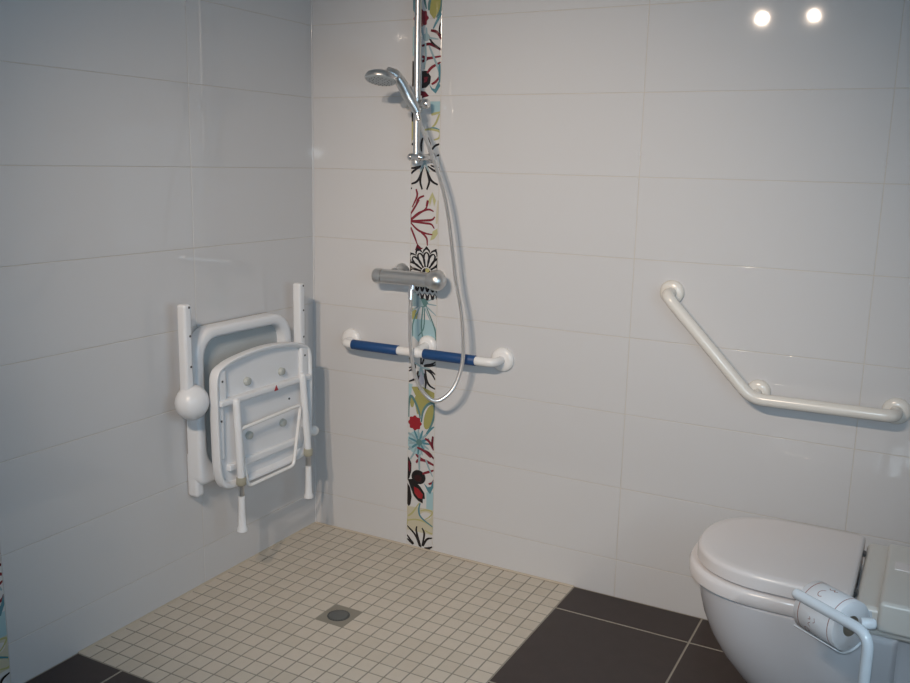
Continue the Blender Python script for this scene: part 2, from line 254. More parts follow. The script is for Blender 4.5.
# ------------------------------------------------------------------ patterned tile strips
STRIP = [('f','cream',0,[0.3935,0.1466,0.4983,0.1522,0.4983,0.0593,0.3935,0.0593]),('f','paleblue',0,[0.4707,0.2107,0.4983,0.2163,0.4983,0.1505,0.4707,0.1505]),('f','white',0,[0.4911,0.1304,0.4913,0.1257,0.4887,0.1207,0.4838,0.1161,0.477,0.1126,0.4693,0.1104,0.4615,0.1098,0.4546,0.111,0.4495,0.1138,0.4466,0.1178,0.4465,0.1226,0.449,0.1276,0.454,0.1321,0.4607,0.1357,0.4685,0.1379,0.4762,0.1384,0.4831,0.1372,0.4883,0.1345]),('s','olive',0.0038,[0.3984,0.1101,0.4168,0.127,0.4425,0.1662]),('s','olive',0.0038,[0.3953,0.0932,0.429,0.1033,0.4658,0.1017,0.4965,0.0887,0.4965,0.065,0.4658,0.0706]),('s','olive',0.0032,[0.4474,0.1382,0.4719,0.1466,0.4952,0.1427,0.4842,0.1241,0.4646,0.109]),('s','olive',0.0032,[0.3953,0.0988,0.3947,0.0763]),('s','teal2',0.0045,[0.4462,0.1662,0.4413,0.141,0.4505,0.1157,0.4965,0.0898]),('s','black',0.005,[0.4523,0.0054,0.4382,0.0423,0.4321,0.065,0.4346,0.0791]),('s','black',0.005,[0.4474,0.0071,0.429,0.0452,0.3953,0.0735]),('s','black',0.005,[0.4229,0.0111,0.4076,0.0253,0.3953,0.0395]),('s','black',0.005,[0.4199,0.0094,0.3953,0.0253]),('s','black',0.005,[0.4566,0.0111,0.464,0.048,0.4628,0.065,0.4548,0.0774]),('s','black',0.005,[0.4597,0.0111,0.475,0.0395,0.4965,0.0491]),('s','black',0.005,[0.4658,0.0048,0.4842,0.0094,0.4977,0.0168]),('s','black',0.005,[0.4658,0.002,0.4977,0.002]),('f','black',0,[0.3935,0.3255,0.3996,0.3233,0.4094,0.3047,0.4094,0.2772,0.4021,0.2495,0.3935,0.2412]),('f','darkred',0,[0.396,0.3129,0.4021,0.3102,0.407,0.2937,0.4045,0.2772,0.3996,0.2716]),('f','black',0,[0.4664,0.2595,0.4651,0.2516,0.461,0.2445,0.4548,0.2389,0.447,0.2353,0.4382,0.234,0.4295,0.2353,0.4217,0.2389,0.4154,0.2445,0.4114,0.2516,0.41,0.2595,0.4114,0.2673,0.4154,0.2744,0.4217,0.28,0.4295,0.2836,0.4382,0.2849,0.447,0.2836,0.4548,0.28,0.461,0.2744,0.4651,0.2673]),('f','darkred2',0,[0.4511,0.2551,0.4502,0.2509,0.4477,0.2473,0.4438,0.2445,0.439,0.2431,0.4338,0.2431,0.429,0.2445,0.4251,0.2473,0.4226,0.2509,0.4217,0.2551,0.4226,0.2592,0.4251,0.2629,0.429,0.2656,0.4338,0.267,0.439,0.267,0.4438,0.2656,0.4477,0.2629,0.4502,0.2592]),('f','black',0,[0.3953,0.244,0.4168,0.2495,0.4474,0.2246,0.4628,0.2052,0.4652,0.1851,0.4566,0.184,0.4566,0.1673,0.4382,0.1729,0.4199,0.1885,0.4045,0.2218]),('f','red',0,[0.4199,0.2218,0.4382,0.2174,0.4566,0.1996,0.4536,0.1829,0.4382,0.184,0.4229,0.1996]),('f','black',0,[0.3935,0.2302,0.4058,0.2163,0.4119,0.1829,0.4076,0.155,0.4002,0.146,0.3935,0.1539]),('s','red2',0.0058,[0.426,0.3431,0.4413,0.3294,0.4983,0.3113]),('s','red2',0.0064,[0.4278,0.3091,0.4382,0.3212,0.4658,0.3223,0.4983,0.3135]),('s','red2',0.0058,[0.4536,0.2744,0.4781,0.2854,0.4983,0.2948]),('s','darkred',0.0064,[0.4536,0.3595,0.4781,0.3513,0.4983,0.3349]),('s','red2',0.0051,[0.4781,0.2412,0.4934,0.2495,0.4983,0.2606]),('s','steel',0.0051,[0.4413,0.2854,0.4401,0.3266,0.4474,0.3595]),('s','steel',0.0045,[0.4658,0.3266,0.4781,0.2992,0.4934,0.2716]),('s','steel',0.0058,[0.3953,0.354,0.4229,0.354,0.4045,0.3184]),('f','teal2',0,[0.4585,0.2429,0.475,0.2302,0.4873,0.234,0.4965,0.2606,0.4983,0.2329,0.4854,0.2063,0.475,0.2152]),('f','paleblue',0,[0.3935,0.5857,0.4103,0.5846,0.4043,0.5484,0.3935,0.5324]),('f','olivefill',0,[0.4055,0.575,0.4462,0.5814,0.4953,0.5655,0.4953,0.5297,0.4642,0.5163,0.4462,0.4787,0.4282,0.4841,0.4163,0.5324,0.4222,0.5457]),('f','olivefill',0,[0.4935,0.4747,0.4882,0.4598,0.4814,0.4471,0.4739,0.4382,0.4668,0.4343,0.4607,0.4357,0.4565,0.4423,0.4547,0.4532,0.4555,0.4673,0.4587,0.4827,0.4641,0.4976,0.4709,0.5102,0.4783,0.519,0.4855,0.5229,0.4916,0.5216,0.4958,0.515,0.4976,0.5041,0.4968,0.4901]),('f','olivefill',0,[0.4175,0.5243,0.4169,0.517,0.4155,0.5106,0.4133,0.5058,0.4105,0.5032,0.4076,0.5032,0.4049,0.5058,0.4026,0.5106,0.4012,0.517,0.4007,0.5243,0.4012,0.5317,0.4026,0.5381,0.4049,0.5429,0.4076,0.5454,0.4105,0.5454,0.4133,0.5429,0.4155,0.5381,0.4169,0.5317]),('s','tealdark',0.0058,[0.3959,0.4679,0.3959,0.5109,0.4043,0.5431,0.4222,0.5217,0.4372,0.4895,0.4414,0.4679]),('s','tealdark',0.0058,[0.4462,0.4572,0.4522,0.4949,0.4702,0.5217,0.4935,0.5281,0.4971,0.4949,0.4851,0.4518,0.4642,0.4139]),('s','teal2',0.0045,[0.4612,0.4085,0.4821,0.4356,0.4959,0.448]),('f','red',0,[0.4485,0.4501,0.4478,0.4478,0.4462,0.4458,0.4442,0.444,0.4427,0.4424,0.4419,0.4405,0.4418,0.4383,0.442,0.4357,0.4416,0.4331,0.4404,0.431,0.4383,0.4298,0.4357,0.4295,0.4331,0.4296,0.4308,0.4295,0.4289,0.4287,0.4273,0.4272,0.4255,0.4253,0.4234,0.4236,0.421,0.423,0.4187,0.4236,0.4166,0.4253,0.4148,0.4272,0.4132,0.4287,0.4113,0.4295,0.409,0.4296,0.4064,0.4295,0.4038,0.4298,0.4017,0.431,0.4005,0.4331,0.4001,0.4357,0.4002,0.4383,0.4002,0.4405,0.3994,0.4424,0.3978,0.444,0.3959,0.4458,0.3943,0.4478,0.3936,0.4501,0.3943,0.4525,0.3959,0.4545,0.3978,0.4563,0.3994,0.4579,0.4002,0.4598,0.4002,0.462,0.4001,0.4646,0.4005,0.4672,0.4017,0.4693,0.4038,0.4705,0.4064,0.4708,0.409,0.4707,0.4113,0.4707,0.4132,0.4715,0.4148,0.473,0.4166,0.475,0.4187,0.4766,0.421,0.4772,0.4234,0.4766,0.4255,0.475,0.4273,0.473,0.4289,0.4715,0.4308,0.4707,0.4331,0.4707,0.4357,0.4708,0.4383,0.4705,0.4404,0.4693,0.4416,0.4672,0.442,0.4646,0.4418,0.462,0.4419,0.4598,0.4427,0.4579,0.4442,0.4563,0.4462,0.4545,0.4478,0.4525]),('f','paleblue',0,[0.4642,0.3813,0.462,0.3673,0.4558,0.355,0.4462,0.3458,0.4345,0.341,0.422,0.341,0.4103,0.3458,0.4007,0.355,0.3945,0.3673,0.3935,0.3813,0.3945,0.3952,0.4007,0.4075,0.4103,0.4166,0.422,0.4214,0.4345,0.4214,0.4462,0.4166,0.4558,0.4075,0.462,0.3952]),('s','teal2',0.0051,[0.448,0.384,0.4809,0.384]),('s','steel',0.0051,[0.4472,0.38,0.4773,0.3652]),('s','teal2',0.0051,[0.445,0.3767,0.4671,0.3495]),('s','steel',0.0051,[0.4418,0.3747,0.452,0.3399]),('s','teal2',0.0051,[0.4381,0.3742,0.4346,0.3378]),('s','steel',0.0051,[0.4345,0.3755,0.4181,0.3438]),('s','teal2',0.0051,[0.4317,0.3782,0.4051,0.3568]),('s','steel',0.0051,[0.4302,0.382,0.398,0.3744]),('s','teal2',0.0051,[0.4302,0.386,0.398,0.3936]),('s','steel',0.0051,[0.4317,0.3898,0.4051,0.4111]),('s','teal2',0.0051,[0.4345,0.3925,0.4181,0.424]),('s','steel',0.0051,[0.4381,0.3937,0.4346,0.4299]),('s','teal2',0.0051,[0.4418,0.3933,0.452,0.4279]),('s','steel',0.0051,[0.445,0.3913,0.4671,0.4183]),('s','teal2',0.0051,[0.4472,0.388,0.4773,0.4028]),('f','steel',0,[0.409,0.4055,0.4079,0.4043,0.406,0.4036,0.4035,0.4035,0.4008,0.404,0.3981,0.405,0.3958,0.4065,0.3942,0.4082,0.3935,0.4099,0.3936,0.4114,0.3947,0.4126,0.3966,0.4133,0.399,0.4134,0.4018,0.4129,0.4045,0.4119,0.4068,0.4104,0.4084,0.4088,0.4092,0.407]),('f','steel',0,[0.4108,0.3805,0.4097,0.3793,0.4078,0.3786,0.4053,0.3785,0.4026,0.379,0.3999,0.38,0.3976,0.3815,0.396,0.3831,0.3952,0.3849,0.3954,0.3864,0.3965,0.3876,0.3984,0.3883,0.4008,0.3884,0.4036,0.3879,0.4063,0.3869,0.4086,0.3854,0.4102,0.3838,0.411,0.382]),('f','steel',0,[0.4132,0.3565,0.4121,0.3553,0.4102,0.3546,0.4077,0.3545,0.405,0.355,0.4023,0.356,0.4,0.3575,0.3984,0.3592,0.3976,0.3609,0.3978,0.3624,0.3989,0.3636,0.4008,0.3643,0.4032,0.3644,0.406,0.3639,0.4087,0.3629,0.411,0.3615,0.4126,0.3598,0.4134,0.358]),('f','tealdark',0,[0.451,0.384,0.4503,0.3799,0.4482,0.3763,0.445,0.3736,0.4411,0.3722,0.4369,0.3722,0.433,0.3736,0.4298,0.3763,0.4278,0.3799,0.427,0.384,0.4278,0.3881,0.4298,0.3917,0.433,0.3944,0.4369,0.3958,0.4411,0.3958,0.445,0.3944,0.4482,0.3917,0.4503,0.3881]),('s','red2',0.0058,[0.4612,0.4019,0.4791,0.3922,0.4959,0.3649]),('s','darkred',0.0058,[0.4923,0.4139,0.4899,0.3867,0.4941,0.3704]),('s','red2',0.0058,[0.4312,0.3649,0.4582,0.3567,0.4851,0.3376]),('f','lilac',0,[0.4414,0.6439,0.4642,0.6333,0.4522,0.591,0.4372,0.5804,0.4282,0.6016]),('s','black',0.0045,[0.451,0.6481,0.4761,0.6413,0.4983,0.6281]),('s','black',0.0045,[0.4552,0.645,0.4821,0.6307,0.4977,0.6095]),('s','black',0.005,[0.4582,0.6413,0.4642,0.6069,0.4761,0.5883,0.4977,0.5788]),('s','black',0.005,[0.4522,0.6281,0.4612,0.6016,0.4594,0.575]),('s','black',0.0045,[0.4372,0.6281,0.4294,0.5963,0.4354,0.5686]),('s','black',0.005,[0.4312,0.6333,0.4222,0.6069,0.3947,0.592]),('s','black',0.0045,[0.4222,0.645,0.3947,0.6281]),('s','black',0.0045,[0.4222,0.6481,0.3947,0.6397]),('s','black',0.0045,[0.4222,0.6518,0.3947,0.6744]),('s','black',0.0045,[0.4522,0.6518,0.4761,0.6555,0.4983,0.6618]),('s','black',0.0045,[0.4522,0.6544,0.4821,0.6623,0.4977,0.6723]),('s','black',0.004,[0.4414,0.6571,0.4414,0.6965]),('s','black',0.004,[0.4462,0.6571,0.4582,0.6965]),('s','steel',0.0045,[0.4432,0.6481,0.4163,0.6597]),('s','steel',0.0045,[0.4432,0.6465,0.4761,0.645]),('s','steel',0.0045,[0.4432,0.6465,0.4522,0.6175]),('s','steel',0.0045,[0.4414,0.6465,0.4342,0.6175]),('f','olivefill',0,[0.3943,0.8438,0.4133,0.8438,0.4276,0.8333,0.4229,0.8087,0.3943,0.8052]),('f','paleblue',0,[0.4078,0.8087,0.4769,0.8108,0.4983,0.784,0.4983,0.7415,0.4689,0.7059,0.4451,0.7201,0.4038,0.7557]),('s','tealdark',0.0038,[0.4467,0.8613,0.4411,0.7911,0.4467,0.7429]),('s','tealdark',0.0032,[0.4372,0.8578,0.4094,0.7981,0.407,0.7486]),('s','tealdark',0.0032,[0.457,0.8578,0.4888,0.7911,0.4967,0.7557,0.4927,0.7237]),('s','tealdark',0.0032,[0.4515,0.8578,0.4499,0.784,0.4292,0.7521]),('s','steel',0.0032,[0.4451,0.8648,0.4983,0.8263]),('s','steel',0.0032,[0.4451,0.8648,0.4983,0.8613]),('s','steel',0.0032,[0.4451,0.8648,0.4983,0.8893]),('s','steel',0.0032,[0.4451,0.8648,0.3975,0.8613]),('s','steel',0.0032,[0.4451,0.8648,0.3959,0.8298]),('s','steel',0.0032,[0.4451,0.8648,0.4769,0.8052]),('s','steel',0.0032,[0.4451,0.8648,0.4173,0.8263]),('f','tealdark',0,[0.467,0.8669,0.4621,0.8629,0.4604,0.8592,0.4606,0.8533,0.4539,0.8535,0.4497,0.8519,0.4451,0.8476,0.4405,0.8519,0.4363,0.8535,0.4296,0.8533,0.4298,0.8592,0.4281,0.8629,0.4232,0.8669,0.4281,0.871,0.4298,0.8747,0.4296,0.8806,0.4363,0.8804,0.4405,0.8819,0.4451,0.8862,0.4497,0.8819,0.4539,0.8804,0.4606,0.8806,0.4604,0.8747,0.4621,0.871]),('s','cream',0.0064,[0.4983,1.2019,0.4949,1.1575,0.492,1.1277]),('f','olivepale',0,[0.4778,1.1028,0.4949,1.1128,0.4977,1.0953,0.4835,1.0779,0.4693,1.0729]),('s','red2',0.0044,[0.3941,1.155,0.4094,1.1772,0.4265,1.2019]),('s','red2',0.0044,[0.3946,1.1376,0.4208,1.1575,0.4493,1.1723,0.4618,1.2019]),('s','red2',0.0044,[0.3946,1.1347,0.4379,1.1649,0.4636,1.1723,0.4806,1.1664]),('s','red2',0.0048,[0.3946,1.1327,0.4493,1.1366,0.4749,1.1401,0.4852,1.15]),('s','red2',0.0044,[0.3946,1.1302,0.4493,1.1277,0.4721,1.1252,0.4841,1.1118]),('s','red2',0.0044,[0.3946,1.1267,0.4208,1.1053,0.4493,1.0953,0.4778,1.0918]),('s','red2',0.0044,[0.3946,1.1128,0.4094,1.0829,0.4208,1.0578]),('s','red2',0.0044,[0.4322,1.1003,0.455,1.0804,0.459,1.0553]),('s','red2',0.0036,[0.3946,1.1227,0.3946,1.1575]),('f','darkred',0,[0.4123,1.0378,0.4208,1.0603,0.4351,1.0478,0.4436,1.0468,0.4265,1.0353]),('s','black',0.0045,[0.4363,0.9703,0.411,0.9771,0.4024,0.9759,0.3935,0.9691]),('s','black',0.0045,[0.4361,0.9652,0.4103,0.9599,0.4018,0.9617,0.3935,0.9691]),('f','black',0,[0.402,0.9825,0.3935,0.9804,0.3935,0.9698,0.3935,0.9581,0.401,0.9551,0.3935,0.9647,0.3935,0.9694,0.3935,0.9738]),('s','black',0.0035,[0.4516,0.9672,0.4391,0.9676]),('s','black',0.0045,[0.4391,0.9766,0.4185,0.9914,0.3985,0.9977,0.3935,0.9943]),('s','black',0.0045,[0.4368,0.972,0.4106,0.9757,0.3935,0.9847,0.3935,0.9943]),('f','black',0,[0.401,1.0039,0.3935,1.0073,0.3935,1.0025,0.3935,0.987,0.3935,0.9789,0.3935,0.9926,0.3935,0.998,0.3935,1.0009]),('s','black',0.0035,[0.452,0.9688,0.4405,0.9733]),('s','black',0.0045,[0.4444,0.9816,0.4315,1.0022,0.4156,1.0146,0.4039,1.0151]),('s','black',0.0045,[0.4403,0.9781,0.4175,0.9903,0.4041,1.0048,0.4039,1.0151]),('f','black',0,[0.4205,1.0195,0.4074,1.0279,0.3935,1.0296,0.3935,1.0125,0.3984,1.0006,0.3955,1.0163,0.3968,1.0216,0.4029,1.0226]),('s','black',0.0035,[0.453,0.97,0.4443,0.978]),('s','black',0.0045,[0.4513,0.9845,0.4481,1.0078,0.4386,1.0245,0.428,1.0289]),('s','black',0.0045,[0.446,0.9826,0.4301,1.0014,0.4238,1.0193,0.428,1.0289]),('f','black',0,[0.4452,1.0275,0.4366,1.0396,0.4195,1.0475,0.4134,1.0313,0.4167,1.0173,0.4207,1.0328,0.4241,1.0373,0.4302,1.0362]),('s','black',0.0035,[0.4544,0.9709,0.4498,0.9812]),('s','black',0.0045,[0.459,0.9848,0.4658,1.0076,0.4641,1.0262,0.4562,1.0337]),('s','black',0.0045,[0.4533,0.9848,0.4465,1.0076,0.4482,1.0262,0.4562,1.0337]),('f','black',0,[0.4715,1.0267,0.4687,1.0408,0.4562,1.0538,0.4436,1.0408,0.4408,1.0267,0.451,1.0398,0.4562,1.0428,0.4613,1.0398]),('s','black',0.0035,[0.4562,0.9712,0.4562,0.9823]),('s','black',0.0045,[0.4663,0.9826,0.4822,1.0014,0.4885,1.0193,0.4843,1.0289]),('s','black',0.0045,[0.461,0.9845,0.4642,1.0078,0.4737,1.0245,0.4843,1.0289]),('f','black',0,[0.4956,1.0173,0.4983,1.0313,0.4929,1.0475,0.4757,1.0396,0.4671,1.0275,0.4821,1.0362,0.4882,1.0373,0.4916,1.0328]),('s','black',0.0035,[0.4579,0.9709,0.4626,0.9812]),('s','black',0.0045,[0.472,0.9781,0.4948,0.9903,0.4983,1.0048,0.4983,1.0151]),('s','black',0.0045,[0.468,0.9816,0.4808,1.0022,0.4967,1.0146,0.4983,1.0151]),('f','black',0,[0.4983,1.0006,0.4983,1.0125,0.4983,1.0296,0.4983,1.0279,0.4918,1.0195,0.4983,1.0226,0.4983,1.0216,0.4983,1.0163]),('s','black',0.0035,[0.4593,0.97,0.468,0.978]),('s','black',0.0045,[0.4755,0.972,0.4983,0.9757,0.4983,0.9847,0.4983,0.9943]),('s','black',0.0045,[0.4732,0.9766,0.4938,0.9914,0.4983,0.9977,0.4983,0.9943]),('f','black',0,[0.4983,0.9789,0.4983,0.987,0.4983,1.0025,0.4983,1.0073,0.4983,1.0039,0.4983,1.0009,0.4983,0.998,0.4983,0.9926]),('s','black',0.0035,[0.4603,0.9688,0.4718,0.9733]),('s','black',0.0045,[0.4762,0.9652,0.4983,0.9599,0.4983,0.9617,0.4983,0.9691]),('s','black',0.0045,[0.476,0.9703,0.4983,0.9771,0.4983,0.9759,0.4983,0.9691]),('f','black',0,[0.4983,0.9551,0.4983,0.9581,0.4983,0.9698,0.4983,0.9804,0.4983,0.9825,0.4983,0.9738,0.4983,0.9694,0.4983,0.9647]),('s','black',0.0035,[0.4607,0.9672,0.4732,0.9676]),('f','olive',0,[0.4687,0.9747,0.4682,0.9723,0.4668,0.9701,0.4647,0.9686,0.4621,0.9677,0.4593,0.9677,0.4567,0.9686,0.4546,0.9701,0.4532,0.9723,0.4527,0.9747,0.4532,0.9771,0.4546,0.9793,0.4567,0.9808,0.4593,0.9817,0.4621,0.9817,0.4647,0.9808,0.4668,0.9793,0.4682,0.9771]),('s','black',0.005,[0.3958,0.9264,0.4038,0.906,0.4117,0.9264]),('f','black',0,[0.3941,0.902,0.4038,0.8907,0.4134,0.902,0.4083,0.8846,0.3992,0.8846]),('s','black',0.005,[0.4151,0.9264,0.4231,0.906,0.4311,0.9264]),('f','black',0,[0.4134,0.902,0.4231,0.8907,0.4328,0.902,0.4277,0.8815,0.4186,0.8815]),('s','black',0.005,[0.4345,0.9264,0.4425,0.906,0.4505,0.9264]),('f','black',0,[0.4328,0.902,0.4425,0.8907,0.4522,0.902,0.447,0.8784,0.4379,0.8784]),('s','black',0.005,[0.4539,0.9264,0.4618,0.906,0.4698,0.9264]),('f','black',0,[0.4522,0.902,0.4618,0.8907,0.4715,0.902,0.4664,0.8753,0.4573,0.8753]),('s','black',0.005,[0.4732,0.9264,0.4812,0.906,0.4892,0.9264]),('f','black',0,[0.4715,0.902,0.4812,0.8907,0.4909,0.902,0.4858,0.8784,0.4767,0.8784]),('s','black',0.005,[0.4926,0.9264,0.4983,0.906,0.4983,0.9264]),('f','black',0,[0.4909,0.902,0.4983,0.8907,0.4983,0.902,0.4983,0.8815,0.496,0.8815]),('f','steel',0,[0.4038,0.9009,0.418,0.8958,0.4351,0.8805,0.4493,0.8548,0.3946,0.8497,0.3946,0.8805]),('f','cream',0,[0.3946,1.4823,0.4112,1.4442,0.4001,1.3964,0.3946,1.3867]),('f','paleblue',0,[0.4619,1.5108,0.4983,1.5108,0.4983,1.4704,0.4663,1.4719]),('s','olive',0.0051,[0.4663,1.4704,0.4983,1.4776]),('s','olive',0.0045,[0.4961,1.4728,0.4829,1.4442,0.4663,1.4275]),('s','teal2',0.0051,[0.4553,1.4251,0.4773,1.4275,0.4966,1.4227]),('s','olive',0.0045,[0.4332,1.4203,0.4608,1.4251,0.4966,1.4179,0.495,1.3988,0.4773,1.3916]),('s','olive',0.0038,[0.399,1.4776,0.3974,1.3916]),('s','black',0.005,[0.436,1.3988,0.4305,1.3771,0.4316,1.3554]),('s','black',0.005,[0.4536,1.3988,0.4619,1.3771,0.4597,1.353]),('s','black',0.0045,[0.4977,1.3795,0.4801,1.3723,0.4608,1.3482]),('s','black',0.0045,[0.3946,1.3805,0.4045,1.3738]),('s','black',0.0045,[0.4977,1.3458,0.4884,1.3424]),('s','black',0.0045,[0.3941,1.3022,0.4112,1.3046,0.4305,1.3104]),('s','black',0.0045,[0.3941,1.2841,0.4056,1.2949,0.4305,1.3085]),('s','black',0.005,[0.3957,1.2519,0.4167,1.2607,0.4288,1.2802,0.4376,1.3094]),('s','black',0.005,[0.4365,1.2353,0.4288,1.2607,0.4332,1.29,0.4415,1.3094]),('s','black',0.005,[0.4536,1.2353,0.4624,1.2607,0.458,1.2802,0.4481,1.3094]),('s','black',0.005,[0.4939,1.2519,0.4718,1.2632,0.458,1.2851,0.4498,1.3094]),('s','black',0.0045,[0.495,1.291,0.4773,1.2973,0.4553,1.3104]),('s','black',0.0045,[0.4961,1.3046,0.4663,1.3119]),('s','black',0.004,[0.3935,1.2387,0.3979,1.2363]),('s','steel',0.0045,[0.4442,1.3216,0.4277,1.3482]),('s','steel',0.0045,[0.4442,1.3216,0.4663,1.3482]),('s','steel',0.0045,[0.4442,1.3216,0.4277,1.29]),('s','steel',0.0045,[0.4442,1.3216,0.4619,1.29]),('s','red2',0.0045,[0.4139,1.2363,0.4178,1.2142,0.4001,1.1772]),('s','red2',0.0045,[0.4442,1.2157,0.4249,1.2068,0.4139,1.1871]),('s','red2',0.0045,[0.458,1.2019,0.4525,1.1822]),('f','olivepale',0,[0.4608,1.2019,0.4746,1.2289,0.4884,1.2019,0.4818,1.1822,0.4746,1.2117,0.4663,1.1822]),('f','black',0,[0.3935,1.6352,0.399,1.6352,0.4007,1.6095,0.4007,1.5579,0.3935,1.5579]),('f','black',0,[0.4294,1.6039,0.4487,1.6048,0.4624,1.5861,0.4597,1.565,0.4459,1.5532,0.4294,1.5509]),('f','darkred',0,[0.4365,1.5861,0.4514,1.5861,0.4487,1.572,0.4365,1.5673]),('f','darkred',0,[0.4266,1.5438,0.4431,1.5415,0.4569,1.5273,0.4266,1.5202]),('f','black',0,[0.3935,1.4966,0.399,1.4966,0.4001,1.449,0.3935,1.449]),('s','darkred',0.0058,[0.4277,1.6802,0.4542,1.6848,0.4762,1.677,0.4961,1.6654]),('s','darkred',0.0058,[0.4597,1.7254,0.4818,1.7185,0.4972,1.6968]),('s','black',0.0035,[0.4939,1.7461,0.49,1.7254,0.4972,1.707]),('s','red2',0.0058,[0.4294,1.6491,0.4487,1.6421,0.4972,1.6468]),('s','darkred',0.0058,[0.4294,1.6328,0.4597,1.6445]),('s','red2',0.0058,[0.4487,1.5978,0.4652,1.6142,0.4972,1.6291]),('s','red2',0.0051,[0.4652,1.5626,0.4818,1.572,0.4972,1.5908]),('s','black',0.004,[0.4487,1.7139,0.4652,1.6885,0.4961,1.6677]),('s','teal2',0.0051,[0.4972,1.7759,0.4818,1.753,0.468,1.73]),('s','steel',0.0045,[0.4404,1.6885,0.4431,1.6468,0.4376,1.6095]),('s','steel',0.0045,[0.4542,1.6793,0.4818,1.6235,0.4928,1.5955]),('s','steel',0.0045,[0.4459,1.707,0.4431,1.7346]),('s','steel',0.0038,[0.4459,1.7047,0.4873,1.6978]),('f','steel',0,[0.4553,1.7056,0.4545,1.7015,0.4524,1.6979,0.4492,1.6952,0.4452,1.6938,0.441,1.6938,0.4371,1.6952,0.4338,1.6979,0.4317,1.7015,0.431,1.7056,0.4317,1.7097,0.4338,1.7133,0.4371,1.716,0.441,1.7174,0.4452,1.7174,0.4492,1.716,0.4524,1.7133,0.4545,1.7097]),('f','teal2',0,[0.4553,1.565,0.468,1.5509,0.4773,1.5485,0.49,1.572,0.4972,1.5579,0.4806,1.5344,0.4652,1.5462]),('s','teal2',0.0051,[0.4928,1.6235,0.4939,1.5673]),('f','teal2',0,[0.4018,1.7231,0.4015,1.7212,0.4006,1.7196,0.3993,1.7183,0.3977,1.7177,0.3959,1.7177,0.3943,1.7183,0.3935,1.7196,0.3935,1.7212,0.3935,1.7231,0.3935,1.725,0.3935,1.7267,0.3943,1.7279,0.3959,1.7286,0.3977,1.7286,0.3993,1.7279,0.4006,1.7267,0.4015,1.725]),('f','teal2',0,[0.4018,1.6955,0.4015,1.6936,0.4006,1.6919,0.3993,1.6907,0.3977,1.69,0.3959,1.69,0.3943,1.6907,0.3935,1.6919,0.3935,1.6936,0.3935,1.6955,0.3935,1.6974,0.3935,1.699,0.3943,1.7003,0.3959,1.7009,0.3977,1.7009,0.3993,1.7003,0.4006,1.699,0.4015,1.6974]),('f','teal2',0,[0.4018,1.6677,0.4015,1.6658,0.4006,1.6641,0.3993,1.6629,0.3977,1.6622,0.3959,1.6622,0.3943,1.6629,0.3935,1.6641,0.3935,1.6658,0.3935,1.6677,0.3935,1.6696,0.3935,1.6713,0.3943,1.6725,0.3959,1.6732,0.3977,1.6732,0.3993,1.6725,0.4006,1.6713,0.4015,1.6696]),('f','paleblue',0,[0.3935,1.7392,0.4023,1.7392,0.4023,1.6514,0.3935,1.6514]),('f','red2',0,[0.4515,1.7631,0.4509,1.7607,0.4492,1.7586,0.4472,1.7567,0.4457,1.755,0.4449,1.7532,0.4448,1.7508,0.4449,1.7481,0.4446,1.7454,0.4434,1.7433,0.4413,1.7421,0.4386,1.7417,0.436,1.7418,0.4337,1.7418,0.4318,1.741,0.4301,1.7394,0.4283,1.7374,0.4262,1.7357,0.4238,1.7351,0.4215,1.7357,0.4194,1.7374,0.4176,1.7394,0.4159,1.741,0.414,1.7418,0.4117,1.7418,0.4091,1.7417,0.4064,1.7421,0.4043,1.7433,0.4031,1.7454,0.4027,1.7481,0.4029,1.7508,0.4028,1.7532,0.402,1.755,0.4004,1.7567,0.3985,1.7586,0.3968,1.7607,0.3962,1.7631,0.3968,1.7655,0.3985,1.7676,0.4004,1.7694,0.402,1.7711,0.4028,1.773,0.4029,1.7753,0.4027,1.778,0.4031,1.7807,0.4043,1.7828,0.4064,1.7841,0.4091,1.7844,0.4117,1.7843,0.414,1.7843,0.4159,1.7851,0.4176,1.7867,0.4194,1.7887,0.4215,1.7903,0.4238,1.791,0.4262,1.7903,0.4283,1.7887,0.4301,1.7867,0.4318,1.7851,0.4337,1.7843,0.436,1.7843,0.4386,1.7844,0.4413,1.7841,0.4434,1.7828,0.4446,1.7807,0.4449,1.778,0.4448,1.7753,0.4449,1.773,0.4457,1.7711,0.4472,1.7694,0.4492,1.7676,0.4509,1.7655]),('f','olivefill',0,[0.4553,1.7759,0.4514,1.7987,0.4597,1.8351,0.49,1.8442,0.4972,1.8078,0.4873,1.7805,0.4707,1.7576]),('s','tealdark',0.0058,[0.4514,1.785,0.4531,1.8078,0.4652,1.8396]),('s','tealdark',0.0058,[0.4972,1.826,0.4955,1.7896,0.479,1.7622]),('s','teal2',0.0051,[0.3963,1.8215,0.399,1.7896,0.41,1.7759]),('s','tealdark',0.0045,[0.4321,1.826,0.4431,1.7896]),('s','steel',0.0045,[0.4211,1.7438,0.4321,1.7116])]
